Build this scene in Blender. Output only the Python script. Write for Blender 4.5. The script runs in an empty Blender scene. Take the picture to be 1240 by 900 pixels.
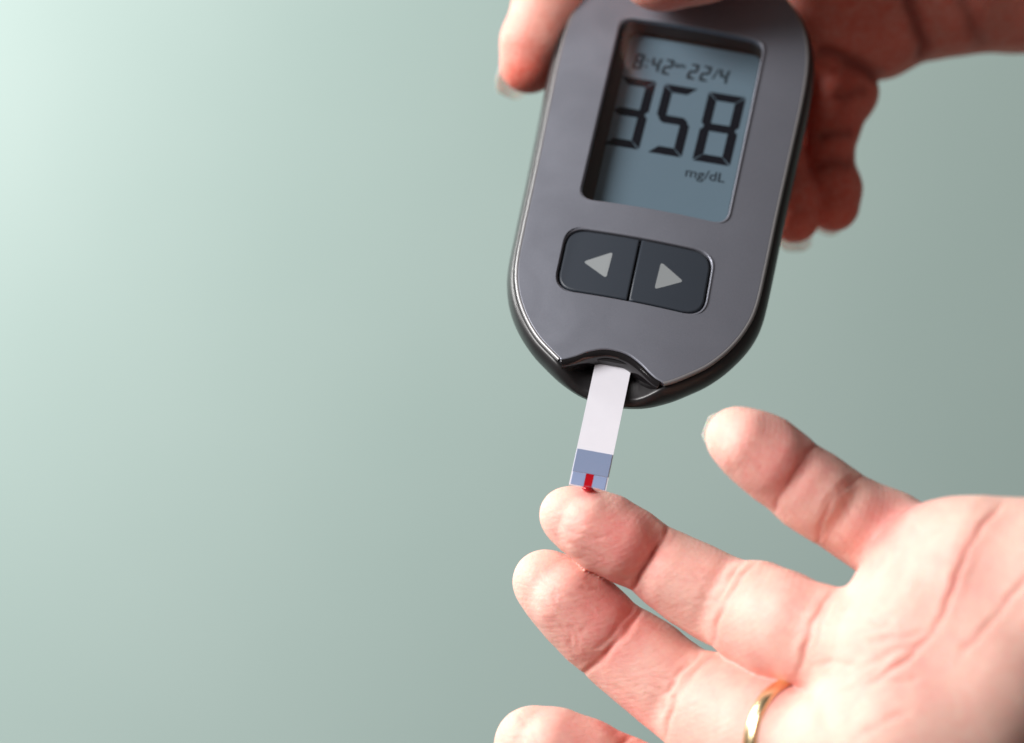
import bpy, bmesh, math, random
import numpy as np
from mathutils import Vector, Matrix

# ------------------------------------------------------------------ camera, world, lamps, exposure
MM = 0.001
S_PX = 6.8          # photograph pixels per millimetre in the plane of focus
DIST = 400.0        # camera to plane of focus, millimetres
scene = bpy.context.scene
COL = scene.collection

cam_data = bpy.data.cameras.new('camera')
cam = bpy.data.objects.new('camera', cam_data)
COL.objects.link(cam)
cam.location = (0, -DIST * MM, 0)
cam.rotation_euler = (math.radians(90), 0, 0)
cam_data.sensor_width = 36.0
cam_data.lens = 36.0 * DIST / (1240 / S_PX)
cam_data.clip_start = 0.01
cam_data.clip_end = 50
cam_data.dof.use_dof = True
cam_data.dof.focus_distance = (DIST - 9.5) * MM
cam_data.dof.aperture_fstop = 8.5
scene.camera = cam

world = bpy.data.worlds.new('World')
scene.world = world
world.use_nodes = True
bgn = world.node_tree.nodes['Background']
bgn.inputs['Color'].default_value = (1.0, 0.90, 0.85, 1)
bgn.inputs['Strength'].default_value = 0.11

def area(name, loc, target, size, power, col):
    d = bpy.data.lights.new(name, 'AREA')
    d.shape = 'RECTANGLE'; d.size = size[0]; d.size_y = size[1]
    d.energy = power; d.color = col
    o = bpy.data.objects.new(name, d); COL.objects.link(o)
    o.location = loc
    o.rotation_euler = (Vector(target) - Vector(loc)).to_track_quat('-Z', 'Y').to_euler()
    return o

# window light from the upper left in front, and an added lamp that grades the wall from its left end
area('window_light', (-1.02, -0.63, 0.59), (0.03, 0, 0), (0.60, 0.60), 29.0, (1.0, 0.98, 0.97))
area('added_wall_wash', (-0.92, 0.28, 0.55), (-0.26, 0.9, 0.02), (0.45, 0.45), 19.0, (1.0, 1.0, 0.98))

scene.view_settings.view_transform = 'Standard'
scene.view_settings.look = 'None'
scene.view_settings.exposure = 0.0
scene.view_settings.gamma = 1.0
scene.view_settings.use_curve_mapping = False
scene.cycles.use_denoising = True
scene.cycles.max_bounces = 8
scene.cycles.transparent_max_bounces = 12

# ------------------------------------------------------------------ helpers
NEAR = 1.0          # share of the measured distance: the open hand stands nearer, where the strip ends
def ray(px, py):
    return np.array([(px - 620) / S_PX, DIST, (450 - py) / S_PX]) / DIST

def P(px, py, y=0.0):
    """point (mm) at depth y behind the reference plane that was measured at this place"""
    return ray(px, py) * (DIST + y) * NEAR + np.array([0, -DIST, 0])

def nodes_of(name):
    m = bpy.data.materials.new(name); m.use_nodes = True
    nt = m.node_tree
    return m, nt, nt.nodes['Principled BSDF']

def plain(name, col, rough=0.5, metal=0.0, spec=0.5, coat=0.0, bump=None, var=0.0, vscale=400):
    m, nt, b = nodes_of(name)
    b.inputs['Base Color'].default_value = (*col, 1)
    b.inputs['Roughness'].default_value = rough
    b.inputs['Metallic'].default_value = metal
    b.inputs['Specular IOR Level'].default_value = spec
    b.inputs['Coat Weight'].default_value = coat
    tc = nt.nodes.new('ShaderNodeTexCoord')
    if var:
        n = nt.nodes.new('ShaderNodeTexNoise'); n.inputs['Scale'].default_value = vscale
        n.inputs['Detail'].default_value = 4
        nt.links.new(tc.outputs['Object'], n.inputs['Vector'])
        mx = nt.nodes.new('ShaderNodeMix'); mx.data_type = 'RGBA'
        mx.inputs[6].default_value = (*[c * (1 - var) for c in col], 1)
        mx.inputs[7].default_value = (*[min(1, c * (1 + var)) for c in col], 1)
        nt.links.new(n.outputs['Fac'], mx.inputs[0])
        nt.links.new(mx.outputs[2], b.inputs['Base Color'])
    if bump:
        n2 = nt.nodes.new('ShaderNodeTexNoise'); n2.inputs['Scale'].default_value = bump[0]
        nt.links.new(tc.outputs['Object'], n2.inputs['Vector'])
        bp = nt.nodes.new('ShaderNodeBump'); bp.inputs['Strength'].default_value = bump[1]
        bp.inputs['Distance'].default_value = 0.0002
        nt.links.new(n2.outputs['Fac'], bp.inputs['Height'])
        nt.links.new(bp.outputs['Normal'], b.inputs['Normal'])
    return m

def link(name, me, mat, parent=None, smooth=True):
    o = bpy.data.objects.new(name, me); COL.objects.link(o)
    if mat: me.materials.append(mat)
    if smooth:
        me.polygons.foreach_set('use_smooth', [True] * len(me.polygons))
    if parent: o.parent = parent
    return o

def mesh(name, verts, faces):
    me = bpy.data.meshes.new(name)
    me.from_pydata([tuple(v) for v in verts], [], faces)
    me.update()
    return me

def tag(o, label, cat, kind=None):
    o['label'] = label
    if cat: o['category'] = cat
    if kind: o['kind'] = kind

# ------------------------------------------------------------------ the wall behind
m_wall, nt, b = nodes_of('wall_paint')
tc = nt.nodes.new('ShaderNodeTexCoord')
n = nt.nodes.new('ShaderNodeTexNoise'); n.inputs['Scale'].default_value = 3; n.inputs['Detail'].default_value = 5
nt.links.new(tc.outputs['Object'], n.inputs['Vector'])
mx = nt.nodes.new('ShaderNodeMix'); mx.data_type = 'RGBA'
mx.inputs[6].default_value = (0.268, 0.362, 0.335, 1); mx.inputs[7].default_value = (0.352, 0.435, 0.412, 1)
nt.links.new(n.outputs['Fac'], mx.inputs[0]); nt.links.new(mx.outputs[2], b.inputs['Base Color'])
b.inputs['Roughness'].default_value = 0.85
bm = bmesh.new()
bmesh.ops.create_cube(bm, size=1, matrix=Matrix.Translation((0, 0.93, 0)) @ Matrix.Diagonal((5.0, 0.06, 3.6, 1)))
me = bpy.data.meshes.new('wall'); bm.to_mesh(me); bm.free()
wall = link('wall', me, m_wall, smooth=False)
wall['kind'] = 'structure'; wall['label'] = 'pale grey-green painted wall, out of focus'

# ------------------------------------------------------------------ the meter
TILT = math.radians(30)
LEAN = (0.232, 0.9727)
nrm = np.array([0, -math.cos(TILT), math.sin(TILT)])
upv = np.array([LEAN[0], -(nrm[2] * LEAN[1]) / nrm[1], LEAN[1]]); upv /= np.linalg.norm(upv)
rgt = np.cross(upv, nrm)
if rgt[0] < 0: rgt = -rgt
ORG = P(789, 248.4, 8)
M_METER = Matrix(((rgt[0], upv[0], nrm[0], ORG[0] * MM), (rgt[1], upv[1], nrm[1], ORG[1] * MM),
                  (rgt[2], upv[2], nrm[2], ORG[2] * MM), (0, 0, 0, 1)))
meter = bpy.data.objects.new('glucose_meter', None); COL.objects.link(meter)
meter.matrix_world = M_METER
meter.empty_display_size = 0.01
tag(meter, 'grey and black handheld glucose meter showing 358 on its display', 'glucose meter')

m_plate, nt, b = nodes_of('grey_metallic_paint')
b.inputs['Metallic'].default_value = 0.4
b.inputs['Roughness'].default_value = 0.38
b.inputs['Specular IOR Level'].default_value = 0.5
tc = nt.nodes.new('ShaderNodeTexCoord')
n = nt.nodes.new('ShaderNodeTexNoise'); n.inputs['Scale'].default_value = 9000; n.inputs['Detail'].default_value = 1
nt.links.new(tc.outputs['Object'], n.inputs['Vector'])
mx = nt.nodes.new('ShaderNodeMix'); mx.data_type = 'RGBA'
mx.inputs[6].default_value = (0.172, 0.180, 0.215, 1); mx.inputs[7].default_value = (0.262, 0.272, 0.318, 1)
nt.links.new(n.outputs['Fac'], mx.inputs[0]); nt.links.new(mx.outputs[2], b.inputs['Base Color'])
n2 = nt.nodes.new('ShaderNodeTexNoise'); n2.inputs['Scale'].default_value = 95; n2.inputs['Detail'].default_value = 6; n2.inputs['Distortion'].default_value = 0.8
nt.links.new(tc.outputs['Object'], n2.inputs['Vector'])
mr = nt.nodes.new('ShaderNodeMapRange'); mr.inputs[1].default_value = 0.3; mr.inputs[2].default_value = 0.7; mr.inputs[3].default_value = 0.32; mr.inputs[4].default_value = 0.46
nt.links.new(n2.outputs['Fac'], mr.inputs[0]); nt.links.new(mr.outputs[0], b.inputs['Roughness'])
m_black = plain('black_plastic', (0.016, 0.015, 0.016), 0.36, spec=0.5, bump=(6000, 0.04))
m_gloss = plain('glossy_black_plastic', (0.010, 0.009, 0.010), 0.12, spec=0.6)
m_well = plain('brown_well_and_shade', (0.055, 0.036, 0.030), 0.5)
m_button = plain('slate_rubber', (0.035, 0.043, 0.056), 0.42, spec=0.4, bump=(9000, 0.05))
m_arrow = plain('grey_print', (0.26, 0.28, 0.29), 0.6)
m_lcd = plain('lcd_grey_blue', (0.180, 0.245, 0.295), 0.35, var=0.04, vscale=60)
m_seg = plain('lcd_segment', (0.008, 0.008, 0.013), 0.6, spec=0.1)
m_seg2 = plain('lcd_segment_thin', (0.022, 0.030, 0.036), 0.6, spec=0.1)
m_pane, nt, b = nodes_of('clear_window')
nt.nodes.remove(b)
tr = nt.nodes.new('ShaderNodeBsdfTransparent'); tr.inputs[0].default_value = (0.93, 0.95, 0.96, 1)
gl = nt.nodes.new('ShaderNodeBsdfGlossy'); gl.inputs['Roughness'].default_value = 0.11
lw = nt.nodes.new('ShaderNodeLayerWeight'); lw.inputs[0].default_value = 0.5
pw = nt.nodes.new('ShaderNodeMath'); pw.operation = 'POWER'; pw.inputs[1].default_value = 5
fr = nt.nodes.new('ShaderNodeMath'); fr.operation = 'MULTIPLY_ADD'; fr.inputs[1].default_value = 0.9; fr.inputs[2].default_value = 0.03
nt.links.new(lw.outputs['Facing'], pw.inputs[0]); nt.links.new(pw.outputs[0], fr.inputs[0])
ms = nt.nodes.new('ShaderNodeMixShader')
nt.links.new(fr.outputs[0], ms.inputs[0]); nt.links.new(tr.outputs[0], ms.inputs[1]); nt.links.new(gl.outputs[0], ms.inputs[2])
nt.links.new(ms.outputs[0], nt.nodes['Material Output'].inputs[0])

def catmull(pts, n, closed=False):
    pts = np.array(pts, float); out = []; N = len(pts)
    rng = range(N if closed else N - 1)
    for i in rng:
        if closed: p0, p1, p2, p3 = pts[i - 1], pts[i], pts[(i + 1) % N], pts[(i + 2) % N]
        else: p0, p1, p2, p3 = pts[max(i - 1, 0)], pts[i], pts[i + 1], pts[min(i + 2, N - 1)]
        for k in range(n):
            t = k / n
            out.append(0.5 * (2 * p1 + (p2 - p0) * t + (2 * p0 - 5 * p1 + 4 * p2 - p3) * t * t + (3 * p1 - p0 - 3 * p2 + p3) * t ** 3))
    if not closed: out.append(pts[-1])
    return np.array(out)

half = [(0, -38.6), (5, -37.9), (9, -36.0), (12.2, -33.6), (15.3, -30.7), (18.2, -26.6), (20.4, -21.8), (21.6, -16.5), (22.0, -8),
        (22.3, 4), (22.8, 18), (23.2, 30), (23.1, 38), (22.3, 43.5), (20.6, 48), (17.6, 52), (13, 55.2), (7, 57.2), (0, 58)]
U0 = 0.15
ring_pts = [(u + U0, v) for u, v in half] + [(-u + U0, v) for u, v in half[-2:0:-1]]
outline = catmull(ring_pts, 5, True)                    # counter-clockwise from the bottom
def normals2(o):
    t = np.roll(o, -1, 0) - np.roll(o, 1, 0)
    nn = np.stack([t[:, 1], -t[:, 0]], 1)
    return nn / np.linalg.norm(nn, axis=1)[:, None]
onrm = normals2(outline)

def sstep(a, b, x):
    t = np.clip((x - a) / (b - a), 0, 1); return t * t * (3 - 2 * t)

DOME = 115.0                                           # the front is slightly barrel-shaped: radius in mm
def dome_w(u): return -(u - U0) ** 2 / (2 * DOME)

UC = -0.9                                              # centre line of the strip port
def port_drop(u, v):
    """how deep the shell is scooped out around the strip port"""
    side = 1 - sstep(4.0, 10.0, np.abs(u - UC))
    return 3.1 * side * (1 - sstep(-29.5, -28.0, v))

# shell: rings of the outline at growing depth, then the back; and its top under the face plate
prof = [(-0.95, -3.0), (-0.55, -0.1), (-0.35, 0.55), (-0.6, 0.95), (-1.4, 1.45), (-3.5, 1.85), (-6.5, 1.8), (-9.5, 1.1), (-12.5, -0.8), (-14.5, -3.2), (-15.8, -7.0), (-16.2, -11)]
verts, faces = [], []
N = len(outline)
for w, off in prof:
    low = 1 - sstep(-38.0, -14.0, outline[:, 1])           # slimmer towards the strip end
    ring = outline + onrm * (off if off < 0 else off * (1 - 0.25 * low)[:, None])
    w_in = w; w = w * (1 - 0.36 * low)
    dr = port_drop(ring[:, 0], ring[:, 1]) * (1.0 if w_in > -7 else 0.0)
    k = np.clip((w_in + 7) / 5.0, 0, 1)
    ww = w - dr * k
    dk = np.clip((w_in + 9) / 8.0, 0, 1)
    for i in range(N): verts.append((ring[i, 0], ring[i, 1], ww[i] + dk * dome_w(ring[i, 0])))
for r in range(len(prof) - 1):
    for i in range(N):
        a, b_ = r * N + i, r * N + (i + 1) % N
        faces.append((a, a + N, b_ + N, b_))
last = (len(prof) - 1) * N
faces.append(tuple(last + i for i in range(N))[::-1])
# top sheet
base = 0
inner = outline + onrm * -3.0
steps = 16
prev = list(range(N))
cen = np.array([UC, -10.0])
for s in range(1, steps + 1):
    f = 1 - s / (steps + 1)
    cur = []
    for i in range(N):
        q = cen + (inner[i] - cen) * f
        cur.append(len(verts)); verts.append((q[0], q[1], dome_w(q[0]) - 0.95 - float(port_drop(q[0], q[1])) - 6.0 * float(sstep(-27.5, -26.0, q[1])) * (1 - float(sstep(0.9, 0.95, f)))))
    for i in range(N):
        faces.append((prev[i], prev[(i + 1) % N], cur[(i + 1) % N], cur[i]))
    prev = cur
# centre is left open below the display well and buttons (covered by the plate)
me = mesh('shell', verts, faces); me.transform(Matrix.Scale(MM, 4)); me.update()
shell = link('shell', me, m_black, meter)
tag(shell, 'black plastic outer shell', None)

def curve_plate(name, loops, thick, bevel, z_top, mat, parent, segs=3, dome=False):
    """flat plate with holes from closed 2-D loops (mm): thick, bevelled edges"""
    cu = bpy.data.curves.new(name, 'CURVE'); cu.dimensions = '2D'; cu.fill_mode = 'BOTH'
    cu.extrude = thick / 2 - bevel; cu.bevel_depth = bevel; cu.bevel_resolution = segs
    cu.offset = -bevel
    for L in loops:
        sp = cu.splines.new('POLY'); sp.points.add(len(L) - 1)
        for p, q in zip(sp.points, L): p.co = (q[0], q[1], 0, 1)
        sp.use_cyclic_u = True
    tmp = bpy.data.objects.new(name, cu); COL.objects.link(tmp)
    dg = bpy.context.evaluated_depsgraph_get()
    me = bpy.data.meshes.new_from_object(tmp.evaluated_get(dg))
    bpy.data.objects.remove(tmp); bpy.data.curves.remove(cu)
    me.materials.clear()
    bm = bmesh.new(); bm.from_mesh(me)
    bmesh.ops.remove_doubles(bm, verts=bm.verts, dist=1e-4)
    bm.normal_update()
    caps = {f.index for f in bm.faces if abs(f.normal.z) > 0.999}
    for e in bm.edges:
        if len(e.link_faces) == 2 and ((e.link_faces[0].index in caps) != (e.link_faces[1].index in caps)): e.smooth = False
    if dome:
        for u in np.arange(-22, 22.5, 1.5):
            bmesh.ops.bisect_plane(bm, geom=bm.verts[:] + bm.edges[:] + bm.faces[:], plane_co=(u + 0.013, 0, 0), plane_no=(1, 0, 0), dist=1e-5)
        for v in bm.verts: v.co.z += dome_w(v.co.x)
    for f in bm.faces: f.smooth = True
    bm.to_mesh(me); bm.free()
    me.transform(Matrix.Scale(MM, 4) @ Matrix.Translation((0, 0, z_top - thick / 2)))
    me.update()
    o = bpy.data.objects.new(name, me); COL.objects.link(o); me.materials.append(mat)
    if parent: o.parent = parent
    return o

def quad_round(c, r, n=7):
    """quadrilateral (counter-clockwise corners) with rounded corners"""
    c = [np.array(p, float) for p in c]; out = []
    for i in range(4):
        p, a, d = c[i], c[i - 1], c[(i + 1) % 4]
        da, dd = (a - p) / np.linalg.norm(a - p), (d - p) / np.linalg.norm(d - p)
        p1, p2 = p + da * r, p + dd * r
        for k in range(n + 1):
            t = k / n
            out.append((1 - t) ** 2 * p1 * 1 + 2 * t * (1 - t) * (p + (p1 + p2 - 2 * p) * 0.04) + t * t * p2)
    return out

SCR = [(-13.1, -1.0), (13.9, -1.2), (14.6, 41.5), (-13.0, 41.8)]
BTN = [(-13.9, -21.0), (13.0, -21.6), (12.8, -7.9), (-14.0, -7.5)]
notch = catmull([(-9.9, -35.4), (-8.9, -35.0), (-7.2, -34.1), (-5.2, -32.8), (-2.4, -31.8), (0.9, -32.0), (3.5, -33.3), (5.7, -35.0), (6.9, -35.8), (7.9, -36.2)], 5)
keep = [tuple(p) for p in outline if not (p[1] < -35.0 and -9.9 < p[0] < 7.9)]
keep = [p for p in keep if not (p[1] < -30 and -9.95 < p[0] < 7.95)]
# start right of the notch and go round counter-clockwise
i0 = min((i for i, p in enumerate(keep) if p[0] > 0), key=lambda i: keep[i][1])
keep = keep[i0:] + keep[:i0]
pl = keep + [tuple(p) for p in notch]
plate = curve_plate('face_plate', [pl, quad_round(SCR, 2.6), quad_round(BTN, 3.6)], 1.5, 0.30, 0.55, m_plate, meter, dome=True)
tag(plate, 'grey metallic front plate', None)

# lighter tube added along the plate edge to brighten its lit bevel
m_bevel = plain('satin_metal_bevel', (0.27, 0.265, 0.27), 0.34, metal=0.4)
verts, faces = [], []
tr_pts = np.array(keep); tn = np.roll(tr_pts, -1, 0) - np.roll(tr_pts, 1, 0)
tn[0] = tr_pts[1] - tr_pts[0]; tn[-1] = tr_pts[-1] - tr_pts[-2]
tn = np.stack([tn[:, 1], -tn[:, 0]], 1); tn /= np.linalg.norm(tn, axis=1)[:, None]
for p, q in zip(tr_pts, tn):
    for k in range(12):
        a = k * math.pi / 6
        verts.append((p[0] + q[0] * (0.0 + 0.42 * math.cos(a)), p[1] + q[1] * (0.0 + 0.42 * math.cos(a)), 0.19 + dome_w(p[0]) + 0.42 * math.sin(a)))
for i in range(len(tr_pts) - 1):
    for k in range(12):
        faces.append((i * 12 + k, i * 12 + (k + 1) % 12, (i + 1) * 12 + (k + 1) % 12, (i + 1) * 12 + k))
me = mesh('bevel_ring', verts, faces); me.transform(Matrix.Scale(MM, 4)); me.update()
link('bevel_ring', me, m_bevel, meter)

# strip port collar: glossy wall that runs down from the notch edge
verts, faces = [], []
lev = [(-0.4, 0.15), (0.0, -0.10), (-0.25, -0.45), (-1.0, -0.75), (-2.0, -0.95), (-3.6, -1.1)]
for w, dv in lev:
    for p in notch:
        q = np.array([(p[0] - UC) * (1 + dv * 0.035) + UC, p[1] + dv])
        verts.append((q[0], q[1], w))
n_ = len(notch)
for r in range(len(lev) - 1):
    for i in range(n_ - 1):
        a = r * n_ + i; faces.append((a, a + 1, a + n_ + 1, a + n_))
me = mesh('port_collar', verts, faces); me.transform(Matrix.Scale(MM, 4)); me.update()
collar = link('port_collar', me, m_gloss, meter)
tag(collar, 'glossy black collar of the strip port', None)
md = collar.modifiers.new('thick', 'SOLIDIFY'); md.thickness = 0.0005; md.offset = 0

# display: well, lcd panel, digits, clear window
LCD_W = -4.7
def loft(name, loops, mat, parent, cap_last=False, smooth=False):
    verts, faces = [], []
    n_ = len(loops[0])
    for L in loops: verts += [tuple(p) for p in L]
    for r in range(len(loops) - 1):
        for i in range(n_):
            a, b_ = r * n_ + i, r * n_ + (i + 1) % n_
            faces.append((a, b_, b_ + n_, a + n_))
    if cap_last: faces.append(tuple((len(loops) - 1) * n_ + i for i in range(n_)))
    me = mesh(name, verts, faces); me.transform(Matrix.Scale(MM, 4)); me.update()
    return link(name, me, mat, parent, smooth)

def at_w(loop, w, grow=0.0):
    L = np.array(loop); c = L.mean(0)
    sgn = np.sign(L - c)
    L = L + sgn * grow
    return [(p[0], p[1], w) for p in L]
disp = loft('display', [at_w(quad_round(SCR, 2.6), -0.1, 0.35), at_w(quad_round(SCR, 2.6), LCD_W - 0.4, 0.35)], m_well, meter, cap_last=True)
tag(disp, 'recessed display with dark brown well, left strip coloured as shadow', None)
lc = quad_round([(SCR[0][0] + 2.1, SCR[0][1] + .2), (SCR[1][0] - .2, SCR[1][1] + .2), (SCR[2][0] - .2, SCR[2][1] - .2), (SCR[3][0] + 2.1, SCR[3][1] - .2)], 1.6)  # left inset bares the brown floor, widening the recess shadow by colour
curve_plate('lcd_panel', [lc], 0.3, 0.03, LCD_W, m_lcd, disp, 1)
curve_plate('window', [quad_round(SCR, 2.5)], 0.3, 0.03, 0.18, m_pane, disp, 1, dome=True)

def seg_polys(ch, x, y, w, h, t, gap, slant):
    """seven-segment strokes as polygons; (x, y) is the lower left corner"""
    on = {'0': 'abcdef', '1': 'bc', '2': 'abged', '3': 'abgcd', '4': 'fgbc', '5': 'afgcd', '6': 'afgedc', '7': 'abc', '8': 'abcdefg', '9': 'abcdfg'}[ch]
    o = []
    m = h / 2
    for s in on:
        g = gap
        if s == 'a': q = [(g, h), (w - g, h), (w - t, h - t + g * .3), (t, h - t + g * .3)]
        if s == 'd': q = [(g, 0), (t, t - g * .3), (w - t, t - g * .3), (w - g, 0)]
        if s == 'g': q = [(g + t * .15, m), (t * .75, m + t / 2), (w - t * .75, m + t / 2), (w - g - t * .15, m), (w - t * .75, m - t / 2), (t * .75, m - t / 2)]
        if s == 'f': q = [(0, h - g * 1.2), (t - g * .3, h - t - g * .3), (t - g * .3, m + t * .5 + g * .6), (t * .35, m + g * .9), (0, m + t * .35 + g)]
        if s == 'e': q = [(0, g * 1.2), (0, m - t * .35 - g), (t * .35, m - g * .9), (t - g * .3, m - t * .5 - g * .6), (t - g * .3, t + g * .3)]
        if s == 'b': q = [(w, h - g * 1.2), (w, m + t * .35 + g), (w - t * .35, m + g * .9), (w - t + g * .3, m + t * .5 + g * .6), (w - t + g * .3, h - t - g * .3)]
        if s == 'c': q = [(w, g * 1.2), (w - t + g * .3, t + g * .3), (w - t + g * .3, m - t * .5 - g * .6), (w - t * .35, m - g * .9), (w, m - t * .35 - g)]
        o.append([(x + a + slant * b_, y + b_) for a, b_ in q])
    return o
def extruded(name, polys, z, th, mat, parent):
    bm = bmesh.new()
    for q in polys:
        lo = [bm.verts.new((a, b_, z)) for a, b_ in q]; hi = [bm.verts.new((a, b_, z + th)) for a, b_ in q]
        bm.faces.new(hi); bm.faces.new(lo[::-1])
        for i in range(len(q)):
            j = (i + 1) % len(q); bm.faces.new((lo[i], lo[j], hi[j], hi[i]))
    bmesh.ops.recalc_face_normals(bm, faces=bm.faces)
    me = bpy.data.meshes.new(name); bm.to_mesh(me); bm.free()
    me.transform(Matrix.Scale(MM, 4)); me.update()
    return link(name, me, mat, parent, False)
ZS = LCD_W + 0.01
for ch, x, y, w in (('3', -11.7, 15.0, 6.9), ('5', -3.2, 14.85, 6.5), ('8', 5.35, 14.7, 7.1)):
    extruded('digit', seg_polys(ch, x, y, w, 16.3, 1.82, 0.16, 0.035), ZS, 0.03, m_seg, disp)
for ch, x, y in (('8', -9.5, 33.5), ('4', -6.2, 33.4), ('2', -3.8, 33.3), ('2', 1.1, 33.2), ('2', 3.5, 33.2), ('4', 7.0, 33.2)):
    extruded('small_digit', seg_polys(ch, x, y, 1.8, 3.75, 0.56, 0.08, 0.10), ZS, 0.03, m_seg2, disp)
def disc(cx, cy, r): return [(cx + r * math.cos(a * math.pi / 5), cy + r * math.sin(a * math.pi / 5)) for a in range(10)]
extruded('colon', [disc(-6.85, 34.5, 0.27), disc(-6.7, 36.0, 0.27)], ZS, 0.03, m_seg2, disp)
extruded('slash', [[(5.9, 34.1), (6.25, 34.1), (7.15, 36.7), (6.8, 36.7)]], ZS, 0.03, m_seg2, disp)
def text_part(name, body, x, y, size, z, mat, parent, off=0.0, shear=0.0):
    cu = bpy.data.curves.new(name, 'FONT'); cu.body = body; cu.size = size; cu.extrude = 0.015; cu.offset = off; cu.shear = shear
    tmp = bpy.data.objects.new(name, cu); COL.objects.link(tmp)
    dg = bpy.context.evaluated_depsgraph_get()
    me = bpy.data.meshes.new_from_object(tmp.evaluated_get(dg))
    bpy.data.objects.remove(tmp); bpy.data.curves.remove(cu)
    me.materials.clear()
    me.transform(Matrix.Scale(MM, 4) @ Matrix.Translation((x, y, z))); me.update()
    return link(name, me, mat, parent, False)
text_part('unit_text', 'mg/dL', 4.5, 10.8, 3.05, ZS + 0.02, m_seg, disp, 0.0)
text_part('am_text', 'am', -1.5, 35.5, 1.75, ZS + 0.02, m_seg2, disp, 0.04)

# buttons: two halves of one rounded pad, with printed arrows
pan = loft('button_recess', [at_w(quad_round(BTN, 3.6), 0.0, 0.3), at_w(quad_round(BTN, 3.6), -1.6, 0.3)], m_black, meter, cap_last=True)
G = 0.32
full = quad_round([(BTN[0][0] + G, BTN[0][1] + G), (BTN[1][0] - G, BTN[1][1] + G), (BTN[2][0] - G, BTN[2][1] - G), (BTN[3][0] + G, BTN[3][1] - G)], 3.3)
DIV = -0.6
lh = [p for p in full if p[0] < DIV - 0.2]; rh = [p for p in full if p[0] > DIV + 0.2]
lh = [(DIV - 0.17, BTN[3][1] - G - 0.2)] + lh[0:0] + [tuple(p) for p in sorted(lh, key=lambda q: (math.atan2(q[1] + 14.4, q[0] + 7) - math.pi * 0.25) % (2 * math.pi))] + [(DIV - 0.17, BTN[0][1] + G - 0.3)]
rh = [(DIV + 0.17, BTN[0][1] + G - 0.3)] + [tuple(p) for p in sorted(rh, key=lambda q: (math.atan2(q[1] + 14.4, q[0] - 6) + math.pi * 0.75) % (2 * math.pi))] + [(DIV + 0.17, BTN[3][1] - G - 0.2)]
for L, tri in ((lh, [(-9.9, -14.5), (-5.2, -17.3), (-5.0, -11.6)]), (rh, [(3.6, -17.9), (8.4, -15.1), (3.8, -12.0)])):
    bt = curve_plate('button', [L], 1.4, 0.35, 0.38, m_button, meter, 4, dome=True)
    c = np.mean(np.array(tri), 0); rr = []
    for i in range(3):
        p, a, d = np.array(tri[i]), np.array(tri[i - 1]), np.array(tri[(i + 1) % 3])
        p1, p2 = p + (a - p) * 0.12, p + (d - p) * 0.12
        for k in range(5):
            t = k / 4; rr.append((1 - t) ** 2 * p1 + 2 * t * (1 - t) * p + t * t * p2)
    ar = extruded('arrow', [[tuple(q) for q in rr]], 0.37, 0.03, m_arrow, bt)
    for v in ar.data.vertices: v.co.z += dome_w(v.co.x / MM) * MM

# ------------------------------------------------------------------ the test strip
slot = extruded('strip_slot', [[(UC - 5.2, -33.3), (UC + 5.2, -33.3), (UC + 5.2, -30), (UC - 5.2, -30)]], -2.35, 1.2, m_black, meter)
m_strip = plain('white_plastic_film', (0.77, 0.76, 0.82), 0.42, spec=0.4, var=0.02, vscale=500)
m_blue = plain('blue_grey_film', (0.215, 0.27, 0.41), 0.45)
m_bluel = plain('pale_blue_film', (0.25, 0.32, 0.50), 0.45)
m_blood = plain('blood', (0.42, 0.004, 0.012), 0.12, spec=0.6)
strip = bpy.data.objects.new('test_strip', None); COL.objects.link(strip)
SW = -2.6
strip.matrix_world = M_METER @ Matrix.Translation((UC * MM, -30 * MM, SW * MM))
strip.empty_display_size = 0.005
tag(strip, 'white test strip with blue-grey end, pushed into the meter and touching a fingertip', 'test strip')
def rbox(name, u0, u1, v0, v1, w0, w1, mat, parent):
    return extruded(name, [[(u0, v0), (u1, v0), (u1, v1), (u0, v1)]], w0, w1 - w0, mat, parent)
def gentle(o, amt):
    pass
rbox('base_film', -3.2, 3.2, -27.6, 0, -0.25, 0.0, m_strip, strip)
b1 = rbox('blue_cover', -3.05, 3.05, -25.0, -20.6, 0.004, 0.16, m_blue, strip)
rbox('blue_tip', -2.95, -0.70, -27.5, -25.08, 0.004, 0.09, m_bluel, strip)
rbox('blue_tip', 0.70, 2.95, -27.5, -25.08, 0.004, 0.09, m_bluel, strip)
bc = rbox('blood_channel', -0.68, 0.68, -27.55, -25.0, 0.004, 0.07, m_blood, strip)
tag(bc, 'red blood drawn into the channel of the strip', None)
tip_world = M_METER @ Vector((UC * MM, (-30 - 27.6) * MM, SW * MM))
print('strip tip (mm)', [round(c / MM, 2) for c in tip_world])

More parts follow.
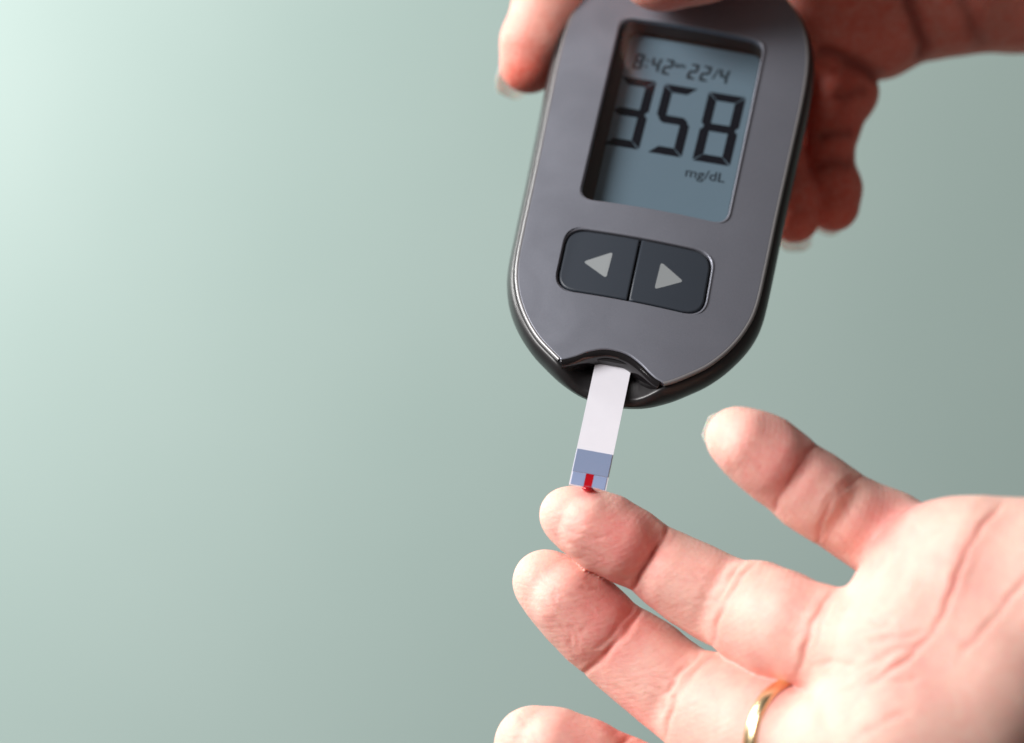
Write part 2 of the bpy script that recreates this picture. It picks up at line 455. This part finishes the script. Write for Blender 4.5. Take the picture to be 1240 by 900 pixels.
# ------------------------------------------------------------------ hands: signed distance field, then surface nets
class Field:
    def __init__(s, lo, hi, h):
        s.lo = np.array(lo, float); s.h = h
        s.n = np.ceil((np.array(hi) - s.lo) / h).astype(int) + 1
        s.ax = [s.lo[i] + h * np.arange(s.n[i], dtype=np.float32) for i in range(3)]
    def empty(s): return np.full(s.n, 30.0, np.float32)
    def block(s, a, b, m):
        lo = np.minimum(a, b) - m; hi = np.maximum(a, b) + m
        i0 = np.clip(np.floor((lo - s.lo) / s.h).astype(int), 0, s.n - 1)
        i1 = np.clip(np.ceil((hi - s.lo) / s.h).astype(int) + 1, 1, s.n)
        return tuple(slice(i0[k], max(i1[k], i0[k] + 1)) for k in range(3))
    def cone(s, F, a, b, ra, rb, k, flat=None):
        """smooth-union a tapered capsule into F; flat = (axis, factor) squeezes it along an axis"""
        sl = s.block(a, b, max(ra, rb) + k + 2.5)
        X = s.ax[0][sl[0]][:, None, None].astype(np.float32); Y = s.ax[1][sl[1]][None, :, None]; Z = s.ax[2][sl[2]][None, None, :]
        d = b - a; L2 = float(d @ d) + 1e-9
        px, py, pz = X - np.float32(a[0]), Y - np.float32(a[1]), Z - np.float32(a[2])
        t = np.clip((px * np.float32(d[0]) + py * np.float32(d[1]) + pz * np.float32(d[2])) / np.float32(L2), 0, 1)
        qx, qy, qz = px - t * np.float32(d[0]), py - t * np.float32(d[1]), pz - t * np.float32(d[2])
        if flat: 
            qy = qy / np.float32(flat)
        r = np.sqrt(qx * qx + qy * qy + qz * qz) - (np.float32(ra) + t * np.float32(rb - ra))
        if flat and flat < 1: r = r * np.float32(flat)
        F[sl] = smin(F[sl], r, k)

def smin(a, b, k):
    if k <= 0: return np.minimum(a, b)
    h = np.maximum(k - np.abs(a - b), 0) / np.float32(k)
    return np.minimum(a, b) - h * h * np.float32(k * 0.25)

def surface_nets(F, lo, h):
    s = F < 0
    nx, ny, nz = F.shape
    cnt = np.zeros((nx - 1, ny - 1, nz - 1), np.uint8)
    for dx in (0, 1):
        for dy in (0, 1):
            for dz in (0, 1):
                cnt += s[dx:nx - 1 + dx, dy:ny - 1 + dy, dz:nz - 1 + dz]
    act = (cnt > 0) & (cnt < 8)
    idx = np.argwhere(act)
    vid = np.full(act.shape, -1, np.int32); vid[act] = np.arange(len(idx))
    cv = {}
    for dx in (0, 1):
        for dy in (0, 1):
            for dz in (0, 1):
                cv[(dx, dy, dz)] = F[idx[:, 0] + dx, idx[:, 1] + dy, idx[:, 2] + dz]
    acc = np.zeros((len(idx), 3)); num = np.zeros(len(idx))
    cs = list(cv)
    for a in cs:
        for ax in range(3):
            if a[ax] == 0:
                b = list(a); b[ax] = 1; b = tuple(b)
                fa, fb = cv[a], cv[b]
                m = (fa < 0) != (fb < 0)
                t = np.where(m, fa / np.where(m, fa - fb, 1), 0)
                p = np.tile(np.array(a, float), (len(idx), 1)); p[:, ax] += t
                acc += p * m[:, None]; num += m
    V = (idx + acc / num[:, None]) * h + lo
    quads = []
    for ax in range(3):
        o = [k for k in range(3) if k != ax]
        sl0 = [slice(None)] * 3; sl1 = [slice(None)] * 3
        sl0[ax] = slice(0, F.shape[ax] - 1); sl1[ax] = slice(1, F.shape[ax])
        A, B = s[tuple(sl0)], s[tuple(sl1)]
        e = np.argwhere(A != B)
        ok = (e[:, o[0]] > 0) & (e[:, o[1]] > 0) & (e[:, o[0]] < F.shape[o[0]] - 1) & (e[:, o[1]] < F.shape[o[1]] - 1)
        e = e[ok]
        flip = s[e[:, 0], e[:, 1], e[:, 2]]
        def g(d0, d1):
            q = e.copy(); q[:, o[0]] -= d0; q[:, o[1]] -= d1
            return vid[q[:, 0], q[:, 1], q[:, 2]]
        q = np.stack([g(1, 1), g(0, 1), g(0, 0), g(1, 0)], 1)
        if ax == 1: q = q[:, ::-1]
        q[~flip] = q[~flip][:, ::-1]
        quads.append(q)
    return V, np.concatenate(quads)

def smooth_mesh(V, Q, it=2, lam=0.5):
    e = np.concatenate([Q[:, [0, 1]], Q[:, [1, 2]], Q[:, [2, 3]], Q[:, [3, 0]]])
    e = np.concatenate([e, e[:, ::-1]])
    deg = np.bincount(e[:, 0], minlength=len(V)).astype(float)
    for _ in range(it):
        av = np.stack([np.bincount(e[:, 0], V[e[:, 1], k], len(V)) for k in range(3)], 1) / deg[:, None]
        V = V + lam * (av - V)
    return V

def vnormals(V, Q):
    a = V[Q[:, 2]] - V[Q[:, 0]]; b = V[Q[:, 3]] - V[Q[:, 1]]
    fn = np.cross(a, b)
    n = np.zeros_like(V)
    for k in range(4):
        for c in range(3): n[:, c] += np.bincount(Q[:, k], fn[:, c], len(V))
    return n / (np.linalg.norm(n, axis=1)[:, None] + 1e-12)

def to_px(V):
    s = DIST / (V[:, 1] + DIST)
    return np.stack([V[:, 0] * s * S_PX + 620, 450 - V[:, 2] * s * S_PX], 1)

def poly_dist(p, line):
    """distance to a polyline and the share along it, for an (n, 2) array"""
    best = np.full(len(p), 1e9); sh = np.zeros(len(p))
    line = catmull(line, 6) if len(line) > 2 else np.array(line, float)
    m = len(line) - 1
    for i in range(m):
        a, b = line[i], line[i + 1]; d = b - a
        t = np.clip(((p - a) @ d) / (d @ d + 1e-9), 0, 1)
        q = p - a - t[:, None] * d
        r = np.sqrt((q * q).sum(1))
        u = r < best
        best[u] = r[u]; sh[u] = (i + t[u]) / m
    return best, sh

def build_hand(name, fld, F, creases, blush, mat, wob=0.12, seed=1, vary=0.0):
    for ax in range(3):                                # close the surface where the arm leaves the block
        for e in (0, -1):
            sl = [slice(None)] * 3; sl[ax] = e
            F[tuple(sl)] = np.maximum(F[tuple(sl)], 0.2)
    V, Q = surface_nets(F, fld.lo, fld.h)
    V = smooth_mesh(V, Q, 3)
    Nn = vnormals(V, Q)
    face = np.clip(-Nn[:, 1] * 1.6 + 0.25, 0, 1)
    px = to_px(V)
    rng = np.random.default_rng(seed)
    disp = np.zeros(len(V)); red = np.zeros(len(V))
    # faint unevenness of flesh
    for _ in range(14):
        k = rng.normal(size=3); k /= np.linalg.norm(k); f = rng.uniform(0.25, 0.9)
        disp += wob / 5 * np.sin(V @ k * f + rng.uniform(0, 6.28))
    for line, depth, w in creases:
        xs = np.array(line); lo = xs.min(0) - 8 * w; hi = xs.max(0) + 8 * w
        m = np.where((px[:, 0] > lo[0]) & (px[:, 0] < hi[0]) & (px[:, 1] > lo[1]) & (px[:, 1] < hi[1]))[0]
        if not len(m): continue
        d, sh = poly_dist(px[m] + 1.1 * np.stack([np.sin(px[m, 1] * .21), np.sin(px[m, 0] * .17)], 1), line)
        env = np.minimum(1, np.minimum(sh, 1 - sh) * 6 + 0.35) * face[m] * (1.0 - vary + vary * np.sin(sh * 17 + line[0][0] * 1.7))
        g = np.exp(-(d / w) ** 2)
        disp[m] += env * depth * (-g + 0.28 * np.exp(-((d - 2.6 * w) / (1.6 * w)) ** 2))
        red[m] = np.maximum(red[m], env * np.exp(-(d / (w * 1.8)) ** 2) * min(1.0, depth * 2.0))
    V = V + Nn * disp[:, None]
    bl = np.zeros(len(V))
    for c, r, s in blush:
        q = np.sqrt(((V - c) ** 2).sum(1)) / (r * 1.12)
        bl = np.maximum(bl, min(1.0, s * 1.3) * np.exp(-q * q))
    me = bpy.data.meshes.new(name)
    me.vertices.add(len(V)); me.vertices.foreach_set('co', (V * MM).astype(np.float32).ravel())
    me.loops.add(Q.size); me.loops.foreach_set('vertex_index', Q.ravel().astype(np.int32))
    me.polygons.add(len(Q)); me.polygons.foreach_set('loop_start', np.arange(0, Q.size, 4, dtype=np.int32))
    me.update(calc_edges=True)
    for nm, arr in (('blush', bl), ('crease', red)):
        at = me.attributes.new(nm, 'FLOAT', 'POINT'); at.data.foreach_set('value', arr.astype(np.float32))
    me.validate()
    print(name, len(V), 'verts')
    return link(name, me, mat)

def skin_material(name, pale, rosy, creasecol, sss=0.0022, rough=0.52, spec=0.30):
    m, nt, b = nodes_of(name)
    N_ = nt.nodes.new; Lk = nt.links.new
    tc = N_('ShaderNodeTexCoord')
    def noise(sc, det, rgh=0.55, dist=0.0, vec=None):
        n = N_('ShaderNodeTexNoise'); n.inputs['Scale'].default_value = sc; n.inputs['Detail'].default_value = det
        n.inputs['Roughness'].default_value = rgh; n.inputs['Distortion'].default_value = dist
        Lk(vec if vec else tc.outputs['Object'], n.inputs['Vector']); return n
    def mixc(f, a, c):
        x = N_('ShaderNodeMix'); x.data_type = 'RGBA'
        for sk, v in ((0, f), (6, a), (7, c)):
            if hasattr(v, 'links') or hasattr(v, 'is_linked'): Lk(v, x.inputs[sk])
            elif isinstance(v, tuple): x.inputs[sk].default_value = (*v, 1)
            else: x.inputs[sk].default_value = v
        return x.outputs[2]
    def math_(op, a, c):
        x = N_('ShaderNodeMath'); x.operation = op; x.use_clamp = True
        for i, v in enumerate((a, c)):
            if hasattr(v, 'is_linked'): Lk(v, x.inputs[i])
            else: x.inputs[i].default_value = v
        return x.outputs[0]
    def ramp(src, lo, hi):
        r = N_('ShaderNodeMapRange'); r.inputs[1].default_value = lo; r.inputs[2].default_value = hi
        Lk(src, r.inputs[0]); return r.outputs[0]
    bl = N_('ShaderNodeAttribute'); bl.attribute_name = 'blush'
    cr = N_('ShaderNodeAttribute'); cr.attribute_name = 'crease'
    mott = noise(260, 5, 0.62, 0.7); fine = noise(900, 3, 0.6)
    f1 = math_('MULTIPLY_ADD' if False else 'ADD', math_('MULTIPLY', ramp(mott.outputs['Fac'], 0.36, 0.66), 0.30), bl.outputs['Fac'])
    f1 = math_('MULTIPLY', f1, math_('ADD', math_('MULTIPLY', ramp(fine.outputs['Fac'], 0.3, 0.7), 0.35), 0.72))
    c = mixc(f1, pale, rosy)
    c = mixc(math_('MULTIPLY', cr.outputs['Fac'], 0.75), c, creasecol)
    Lk(c, b.inputs['Base Color'])
    b.inputs['Roughness'].default_value = rough
    b.inputs['Specular IOR Level'].default_value = spec
    b.inputs['Subsurface Weight'].default_value = 0.55
    b.inputs['Subsurface Radius'].default_value = (1.0, 0.36, 0.22)
    b.inputs['Subsurface Scale'].default_value = sss
    # fine relief: tiny creases and pores
    mp = N_('ShaderNodeMapping'); Lk(tc.outputs['Object'], mp.inputs['Vector'])
    mp.inputs['Rotation'].default_value = (0, math.radians(28), 0); mp.inputs['Scale'].default_value = (0.35, 1, 1.25)
    wr = noise(1500, 4, 0.6, 0.8, mp.outputs['Vector'])
    mp2 = N_('ShaderNodeMapping'); Lk(tc.outputs['Object'], mp2.inputs['Vector'])
    mp2.inputs['Rotation'].default_value = (0, math.radians(-55), 0); mp2.inputs['Scale'].default_value = (0.22, 1, 1.0)
    wr2 = noise(800, 3, 0.55, 1.2, mp2.outputs['Vector'])
    vo = N_('ShaderNodeTexVoronoi'); vo.feature = 'DISTANCE_TO_EDGE'; vo.inputs['Scale'].default_value = 1300
    Lk(tc.outputs['Object'], vo.inputs['Vector'])
    hsum = math_('ADD', math_('MULTIPLY', wr.outputs['Fac'], 0.45), math_('MULTIPLY', wr2.outputs['Fac'], 0.40))
    wv = N_('ShaderNodeTexWave'); wv.wave_type = 'RINGS'; wv.rings_direction = 'Y'; wv.inputs['Scale'].default_value = 330
    wv.inputs['Distortion'].default_value = 5.0; wv.inputs['Detail'].default_value = 1.5; wv.inputs['Detail Scale'].default_value = 0.35
    Lk(tc.outputs['Object'], wv.inputs['Vector'])
    hsum = math_('ADD', hsum, math_('MULTIPLY', wv.outputs['Fac'], 0.07))
    hsum = math_('ADD', hsum, math_('MULTIPLY', ramp(vo.outputs['Distance'], 0, 0.12), 0.12))
    bp = N_('ShaderNodeBump'); bp.inputs['Strength'].default_value = 0.58; bp.inputs['Distance'].default_value = 0.00035
    Lk(hsum, bp.inputs['Height']); Lk(bp.outputs['Normal'], b.inputs['Normal'])
    return m
m_skin = skin_material('skin', (0.825, 0.525, 0.435), (0.78, 0.28, 0.25), (0.64, 0.19, 0.15), 0.0034)
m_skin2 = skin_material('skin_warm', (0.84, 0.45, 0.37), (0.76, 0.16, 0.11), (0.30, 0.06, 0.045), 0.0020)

def chain(fld, F, nodes, k, flat=None):
    pts = [(P(a, b, y), r / S_PX * (DIST + y) / DIST * NEAR) for a, b, y, r in nodes]
    for (a, ra), (b, rb) in zip(pts, pts[1:]):
        fld.cone(F, a, b, ra, rb, k, flat)

# ---- the open hand, palm to the camera
NEAR = 0.943
lo = np.array([-7.0, -84, -86]); hi = np.array([146.0, 6, -2])
fld = Field(lo, hi, 0.36)
ring_finger = [(688, 624, 4, 35), (706, 632, 3.5, 42), (732, 646, 3, 47), (762, 662, 3, 46), (789, 677, 3.5, 42), (812, 692, 3, 47), (840, 709, 2, 51), (868, 724, 0.5, 52.5), (889, 733, -1, 53),
               (913, 743, -4.5, 62.5), (945, 757, -9, 65), (985, 770, -14, 62), (1030, 784, -18, 62)]
mid_finger = [(660, 705, 8, 39), (676, 718, 7.5, 45), (700, 738, 7, 50.5), (722, 759, 7, 51), (741, 776, 7.5, 48), (760, 790, 7, 53), (785, 808, 6, 56), (812, 830, 4, 56), (833, 846, 2, 56),
              (858, 856, -1, 65.5), (890, 871, -5, 70), (945, 898, -13, 70), (1010, 930, -20, 70)]
low_finger = [(646, 903, 2, 48), (672, 911, 1, 52), (705, 924, 1, 53), (752, 940, 1, 48), (800, 962, 0, 54), (860, 985, -4, 57), (930, 1012, -9, 63), (1010, 1030, -16, 66)]
small_finger = [(890, 528, -9, 35.5), (904, 537, -10, 42), (926, 551, -10, 47.5), (948, 568, -9.5, 47.5), (963, 580, -9, 44), (979, 592, -9, 49.5), (998, 605, -9, 48.5), (1014, 615, -8.5, 47.5), (1042, 632, -7.5, 50),
                (1072, 648, -8, 54), (1110, 672, -12, 58), (1150, 690, -17, 60)]
# soft pads on the inner side of each finger bone
pads = [[(716, 640, 0.5, 38), (752, 658, 0.5, 42)], [(816, 696, 0.2, 41), (852, 714, -1, 45)], [(918, 745, -8, 54), (958, 757, -13, 56)],
        [(686, 727, 4.5, 42), (720, 757, 4.5, 45)], [(765, 792, 4, 47), (806, 824, 2, 50)], [(866, 860, -4.5, 57), (915, 884, -11, 62)],
        [(670, 908, -1.5, 44), (712, 924, -1.5, 46)], [(800, 962, -3, 48), (830, 974, -5, 50)],
        [(908, 540, -12.3, 36), (935, 557, -12, 42)], [(978, 590, -11, 43), (992, 600, -11, 44)], [(1034, 627, -9.8, 45), (1078, 651, -8.5, 49)]]
hand_F = fld.empty()
parts = []
for nd in (ring_finger, mid_finger, low_finger, small_finger):
    f = fld.empty(); chain(fld, f, nd, 1.2, 0.92); parts.append(f)
for k, pd in enumerate(pads):
    chain(fld, parts[(0, 0, 0, 1, 1, 1, 2, 2, 3, 3, 3)[k]], pd, 0.8)
palm = fld.empty()
chain(fld, palm, [(1128, 682, -20, 58), (1180, 692, -24, 80), (1300, 722, -28, 108), (1480, 790, -16, 112), (1720, 840, -10, 112)], 7)
chain(fld, palm, [(1040, 782, -19, 62), (1120, 798, -26, 84), (1200, 826, -30, 92), (1310, 890, -12, 102), (1480, 900, -6, 108), (1720, 900, -4, 108)], 7)
chain(fld, palm, [(1012, 905, -21, 68), (1090, 900, -28, 82), (1150, 902, -27, 84), (1300, 975, 2, 100)], 7)
chain(fld, palm, [(1010, 1030, -17, 66), (1100, 1000, -24, 88), (1240, 1030, 4, 100)], 7)
chain(fld, palm, [(1088, 714, -19, 49), (1145, 672, -21, 56)], 5)
hand_F = smin(smin(parts[0], parts[1], 0.35), parts[2], 0.35)
hand_F = smin(palm, hand_F, 2.2)
hand_F = smin(hand_F, parts[3], 3.0)
del parts
CR = [
    # finger joints
    ([(810, 636), (797, 662), (778, 692), (764, 716)], 0.42, 2.6),
    ([(802, 640), (786, 668), (770, 692)], 0.10, 2.4),
    ([(914, 680), (889, 712), (872, 742), (862, 787)], 0.30, 2.6),
    ([(903, 678), (880, 706), (864, 735)], 0.24, 2.4), ([(894, 690), (874, 718), (868, 760)], 0.14, 2.2), ([(908, 690), (893, 700), (880, 722)], 0.14, 2.2),
    ([(778, 735), (758, 765), (735, 790), (706, 818)], 0.48, 2.8),
    ([(768, 730), (748, 760), (722, 786)], 0.12, 2.4),
    ([(866, 792), (838, 815), (816, 850), (806, 893)], 0.32, 2.8),
    ([(850, 788), (826, 812), (806, 840)], 0.26, 2.6), ([(856, 795), (832, 818), (812, 850)], 0.16, 2.2), ([(838, 800), (816, 830), (800, 862)], 0.12, 2.2),
    ([(990, 537), (972, 555), (950, 590), (937, 622)], 0.20, 2.6),
    ([(1052, 575), (1020, 592), (998, 625), (988, 664)], 0.20, 2.6),
    ([(1040, 572), (1012, 592), (992, 622)], 0.14, 2.4),
    ([(772, 886), (758, 895), (748, 910)], 0.4, 3.0),
    # finger roots
    ([(1014, 712), (990, 742), (976, 782), (966, 820)], 0.32, 3.2),
    ([(1010, 722), (996, 750), (990, 780)], 0.14, 2.6),
    ([(962, 822), (985, 850), (1000, 890)], 0.16, 4.0),
    # palm lines
    ([(1216, 606), (1188, 640), (1168, 675), (1150, 725), (1128, 768), (1085, 808), (1030, 838)], 0.25, 3.4),
    ([(1262, 680), (1225, 722), (1196, 758), (1165, 790)], 0.17, 3.8),
    ([(1122, 766), (1080, 773), (1050, 778)], 0.16, 3.4),
    ([(1118, 780), (1080, 790), (1040, 812)], 0.14, 3.4),
    ([(1040, 806), (1010, 802), (985, 805)], 0.14, 3.0),
    ([(1120, 700), (1090, 740), (1070, 760)], 0.08, 4.0),
    ([(1100, 860), (1060, 880), (1030, 900)], 0.10, 4.0),
]
rs = random.Random(4)
def fine_lines(cx, cy, ang, L, spread, count, dep, w):
    for _ in range(count):
        x, y = cx + rs.uniform(-spread, spread), cy + rs.uniform(-spread, spread)
        a = math.radians(ang + rs.gauss(0, 22)); l = L * rs.uniform(.5, 1.2)
        dx, dy = math.cos(a) * l / 2, math.sin(a) * l / 2
        CR.append(([(x - dx, y - dy), (x + rs.gauss(0, 2), y + rs.gauss(0, 2)), (x + dx, y + dy)], dep * rs.uniform(.6, 1.2), w))
fine_lines(700, 650, 5, 42, 24, 8, 0.10, 2.4)
fine_lines(690, 735, 25, 42, 28, 12, 0.11, 2.4)
fine_lines(675, 765, 60, 34, 24, 6, 0.10, 2.4)
fine_lines(900, 545, 30, 34, 20, 6, 0.08, 2.4)
fine_lines(845, 720, 25, 40, 26, 8, 0.07, 2.4)
fine_lines(785, 815, 40, 42, 30, 8, 0.08, 2.4)
fine_lines(645, 880, 40, 30, 20, 5, 0.09, 2.4)
fine_lines(1005, 600, 40, 30, 24, 6, 0.06, 2.4)
fine_lines(1060, 790, -20, 60, 40, 7, 0.10, 3.0)
fine_lines(1050, 640, 35, 30, 26, 5, 0.06, 2.4)
blush = [(P(758, 655, -4), 7.0, .85), (P(700, 640, -3), 5.0, .35), (P(735, 745, 1), 8.0, .75), (P(690, 720, 1), 6, .35), (P(945, 555, -16), 8.0, .55), (P(700, 905, -5), 7, .45), (P(745, 885, 0), 5, .7),
         (P(960, 720, -16), 6, .35), (P(1010, 715, -12), 4, .6), (P(1090, 645, -18), 7, .65), (P(860, 700, -6), 6, .25), (P(800, 800, 0), 7, .25), (P(880, 835, -11), 7, .25), (P(940, 830, -16), 5, .5),
         (P(1090, 780, -36), 8, .30), (P(1150, 700, -34), 8, .25), (P(712, 597, 0), 2.2, .75)]
hand = build_hand('hand', fld, hand_F, CR, blush, m_skin, 0.10, 3, 0.2)
tag(hand, 'open hand with palm to the camera, one fingertip under the test strip', 'hand')
del hand_F

# ---- fingernails
m_nail, nt, b = nodes_of('fingernail')
b.inputs['Base Color'].default_value = (0.82, 0.80, 0.70, 1); b.inputs['Roughness'].default_value = 0.25
b.inputs['Transmission Weight'].default_value = 0.0
b.inputs['Subsurface Weight'].default_value = 0.5; b.inputs['Subsurface Scale'].default_value = 0.0015
trn = nt.nodes.new('ShaderNodeBsdfTransparent'); mxs = nt.nodes.new('ShaderNodeMixShader'); mxs.inputs[0].default_value = 0.66
nt.links.new(b.outputs[0], mxs.inputs[1]); nt.links.new(trn.outputs[0], mxs.inputs[2])
nt.links.new(mxs.outputs[0], nt.nodes['Material Output'].inputs[0])
def nail(parent, c, d, out, width, length, rad, label):
    """curved plate: c = middle of its root (mm), d = along the finger, out = away from the finger"""
    d = np.array(d, float); d /= np.linalg.norm(d)
    out = np.array(out, float); out -= d * (out @ d); out /= np.linalg.norm(out)
    sd = np.cross(d, out)
    verts, faces = [], []
    A, B = 14, 12
    for i in range(A + 1):
        s = i / A
        wd = width * (0.92 + 0.08 * math.sin(s * math.pi)) * (1 if s < .7 else math.sqrt(max(0.0, 1 - ((s - .7) / .3) ** 2 * 0.75)))
        for j in range(B + 1):
            t = (j / B - .5) * wd
            a = t / rad
            q = c + d * (length * s) + sd * (rad * math.sin(a)) + out * (rad * (math.cos(a) - 1) - 0.35 * (s - 0.3) ** 2 * 2)
            verts.append(q * MM)
    for i in range(A):
        for j in range(B):
            a = i * (B + 1) + j; faces.append((a, a + 1, a + B + 2, a + B + 1))
    o = link('fingernail', mesh('fingernail', verts, faces), m_nail, parent)
    sm = o.modifiers.new('thick', 'SOLIDIFY'); sm.thickness = 0.0004; sm.offset = 0
    tag(o, label, None)
nail(hand, P(905, 536, -5), P(854, 516, -5) - P(905, 536, -5), (-0.35, 0.9, 0.05), 6.6, 7.6, 5.4, 'pale nail of the little finger')

# ---- gold ring on a finger of that hand
m_gold = plain('polished_gold', (0.95, 0.73, 0.43), 0.25, metal=1.0, bump=(900, 0.05))
cR = P(956, 898, -13.5)
axR = P(885, 894, -4) - P(1000, 915, -20); axR /= np.linalg.norm(axR)
e1 = np.cross(axR, (0, 0, 1.0)); e1 /= np.linalg.norm(e1); e2 = np.cross(axR, e1)
verts, faces = [], []
NA, NB = 96, 16
R0 = 70 / S_PX * (DIST - 13.5) / DIST * NEAR + 0.35
for i in range(NA):
    a = 2 * math.pi * i / NA
    rd = e1 * math.cos(a) + e2 * math.sin(a)
    for j in range(NB):
        b_ = 2 * math.pi * j / NB
        x = math.copysign(abs(math.cos(b_)) ** 0.8, math.cos(b_)); y = math.sin(b_)
        verts.append((cR + rd * (R0 + 0.65 * x * (1 if x > 0 else 0.5)) + axR * (1.35 * y)) * MM)
for i in range(NA):
    for j in range(NB):
        faces.append((i * NB + j, ((i + 1) % NA) * NB + j, ((i + 1) % NA) * NB + (j + 1) % NB, i * NB + (j + 1) % NB))
ring = link('gold_ring', mesh('gold_ring', verts, faces), m_gold)
tag(ring, 'plain gold ring worn at the base of a finger', 'ring')

# ---- drop of blood between fingertip and strip
bm = bmesh.new()
bmesh.ops.create_uvsphere(bm, u_segments=20, v_segments=12, radius=1)
for v in bm.verts:
    v.co.x *= 1.0 * (1 + 0.15 * math.sin(3 * v.co.z + 1)); v.co.y *= 1.0; v.co.z *= 0.55
c = P(712, 592.5, 0.8)
bm.transform(Matrix.Translation(Vector(c)) @ Matrix.Rotation(math.radians(12), 4, 'Y'))
me = bpy.data.meshes.new('blood_drop'); bm.to_mesh(me); bm.free(); me.transform(Matrix.Scale(MM, 4))
drop = link('blood_drop', me, m_blood)
tag(drop, 'small red drop of blood on the fingertip under the strip', 'blood')

# ------------------------------------------------------------------ the hand that holds the meter
NEAR = 1.0
lo = np.array([-8.0, -4, 18]); hi = np.array([150.0, 92, 108])
fld = Field(lo, hi, 0.5)
g = []
fA = fld.empty(); chain(fld, fA, [(641, 78, 37, 36), (648, 50, 37, 41), (666, 5, 38, 44), (690, -50, 39, 47), (740, -130, 40, 56), (830, -170, 44, 70)], 1.5); g.append(fA)
fB = fld.empty(); chain(fld, fB, [(802, -44, 21, 58), (850, -58, 22, 60), (900, -110, 22, 66), (930, -180, 26, 80), (1000, -180, 38, 90)], 1.5); g.append(fB)
f2 = fld.empty(); chain(fld, f2, [(1010, 250, 42, 31), (1009, 228, 43, 33), (1004, 194, 45, 29), (1010, 150, 47, 32), (1020, 112, 50, 42), (1000, 40, 58, 50)], 1.5); g.append(f2)
f3 = fld.empty(); chain(fld, f3, [(962, 263, 40, 31), (957, 240, 41, 33), (943, 206, 43, 33), (934, 150, 47, 35), (945, 60, 56, 46)], 1.5); g.append(f3)
pm = fld.empty()
chain(fld, pm, [(1600, -40, 70, 92), (1350, -14, 66, 82), (1240, -14, 62, 70), (1130, 4, 58, 66)], 6)
chain(fld, pm, [(1130, -20, 58, 70), (1058, 24, 54, 66), (1000, 24, 50, 62), (940, -10, 62, 80), (850, -90, 60, 95)], 5)  # node near the knuckle brought forward to block window light
chain(fld, pm, [(1150, -60, 56, 95), (1030, -120, 46, 110), (900, -170, 38, 105)], 8)  # unseen upper bulk of the hand, shaped to keep palm and wrist shaded
chain(fld, pm, [(980, 50, 62, 58), (978, 120, 63, 46), (968, 170, 62, 34)], 3)
F = fld.empty()
for f in g: F = smin(F, f, 0.5)
F = smin(pm, F, 2.5)
CR2 = [([(1095, -20), (1108, 20), (1118, 48), (1118, 78)], 0.9, 6.0),
       ([(985, 58), (1020, 68), (1045, 82), (1068, 96)], 0.9, 6.0),
       ([(1010, 120), (1030, 112), (1050, 110)], 0.3, 5.0), ([(990, 165), (1015, 160), (1035, 158)], 0.4, 5.0), ([(985, 200), (1010, 196), (1034, 196)], 0.3, 5.0),
       ([(1165, -10), (1180, 30), (1190, 60)], 0.3, 7.0)]
bl2 = [(P(640, 100, 33), 7, .9), (P(1010, 255, 38), 9, .9), (P(962, 265, 36), 8, .8), (P(820, 0, 14), 8, .5), (P(1040, 30, 44), 22, .6), (P(1150, 20, 50), 24, .5), (P(1260, 0, 54), 24, .45), (P(1010, 130, 44), 16, .8), (P(1000, 210, 40), 14, .85)]  # flushed grip; broad spots also put the shaded side's deep red into the skin
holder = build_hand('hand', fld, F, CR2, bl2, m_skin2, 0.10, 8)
tag(holder, 'hand gripping the glucose meter from above and behind', 'hand')
nail(holder, P(630, 62, 43), P(611, 118, 42) - P(630, 62, 43), (-0.5, 0.85, 0.0), 8.0, 9.6, 6.0, 'long pale nail beside the left edge of the meter')
nail(holder, P(958, 268, 48), P(962, 306, 46) - P(958, 268, 48), (-0.2, 1, 0), 7.5, 6.6, 6.0, 'pale nail beyond the fingertip nearest the meter')
nail(holder, P(1003, 250, 49), P(994, 281, 48) - P(1003, 250, 49), (-0.3, 1, 0), 7.5, 5.8, 6.0, 'pale nail beyond the outer curled fingertip')
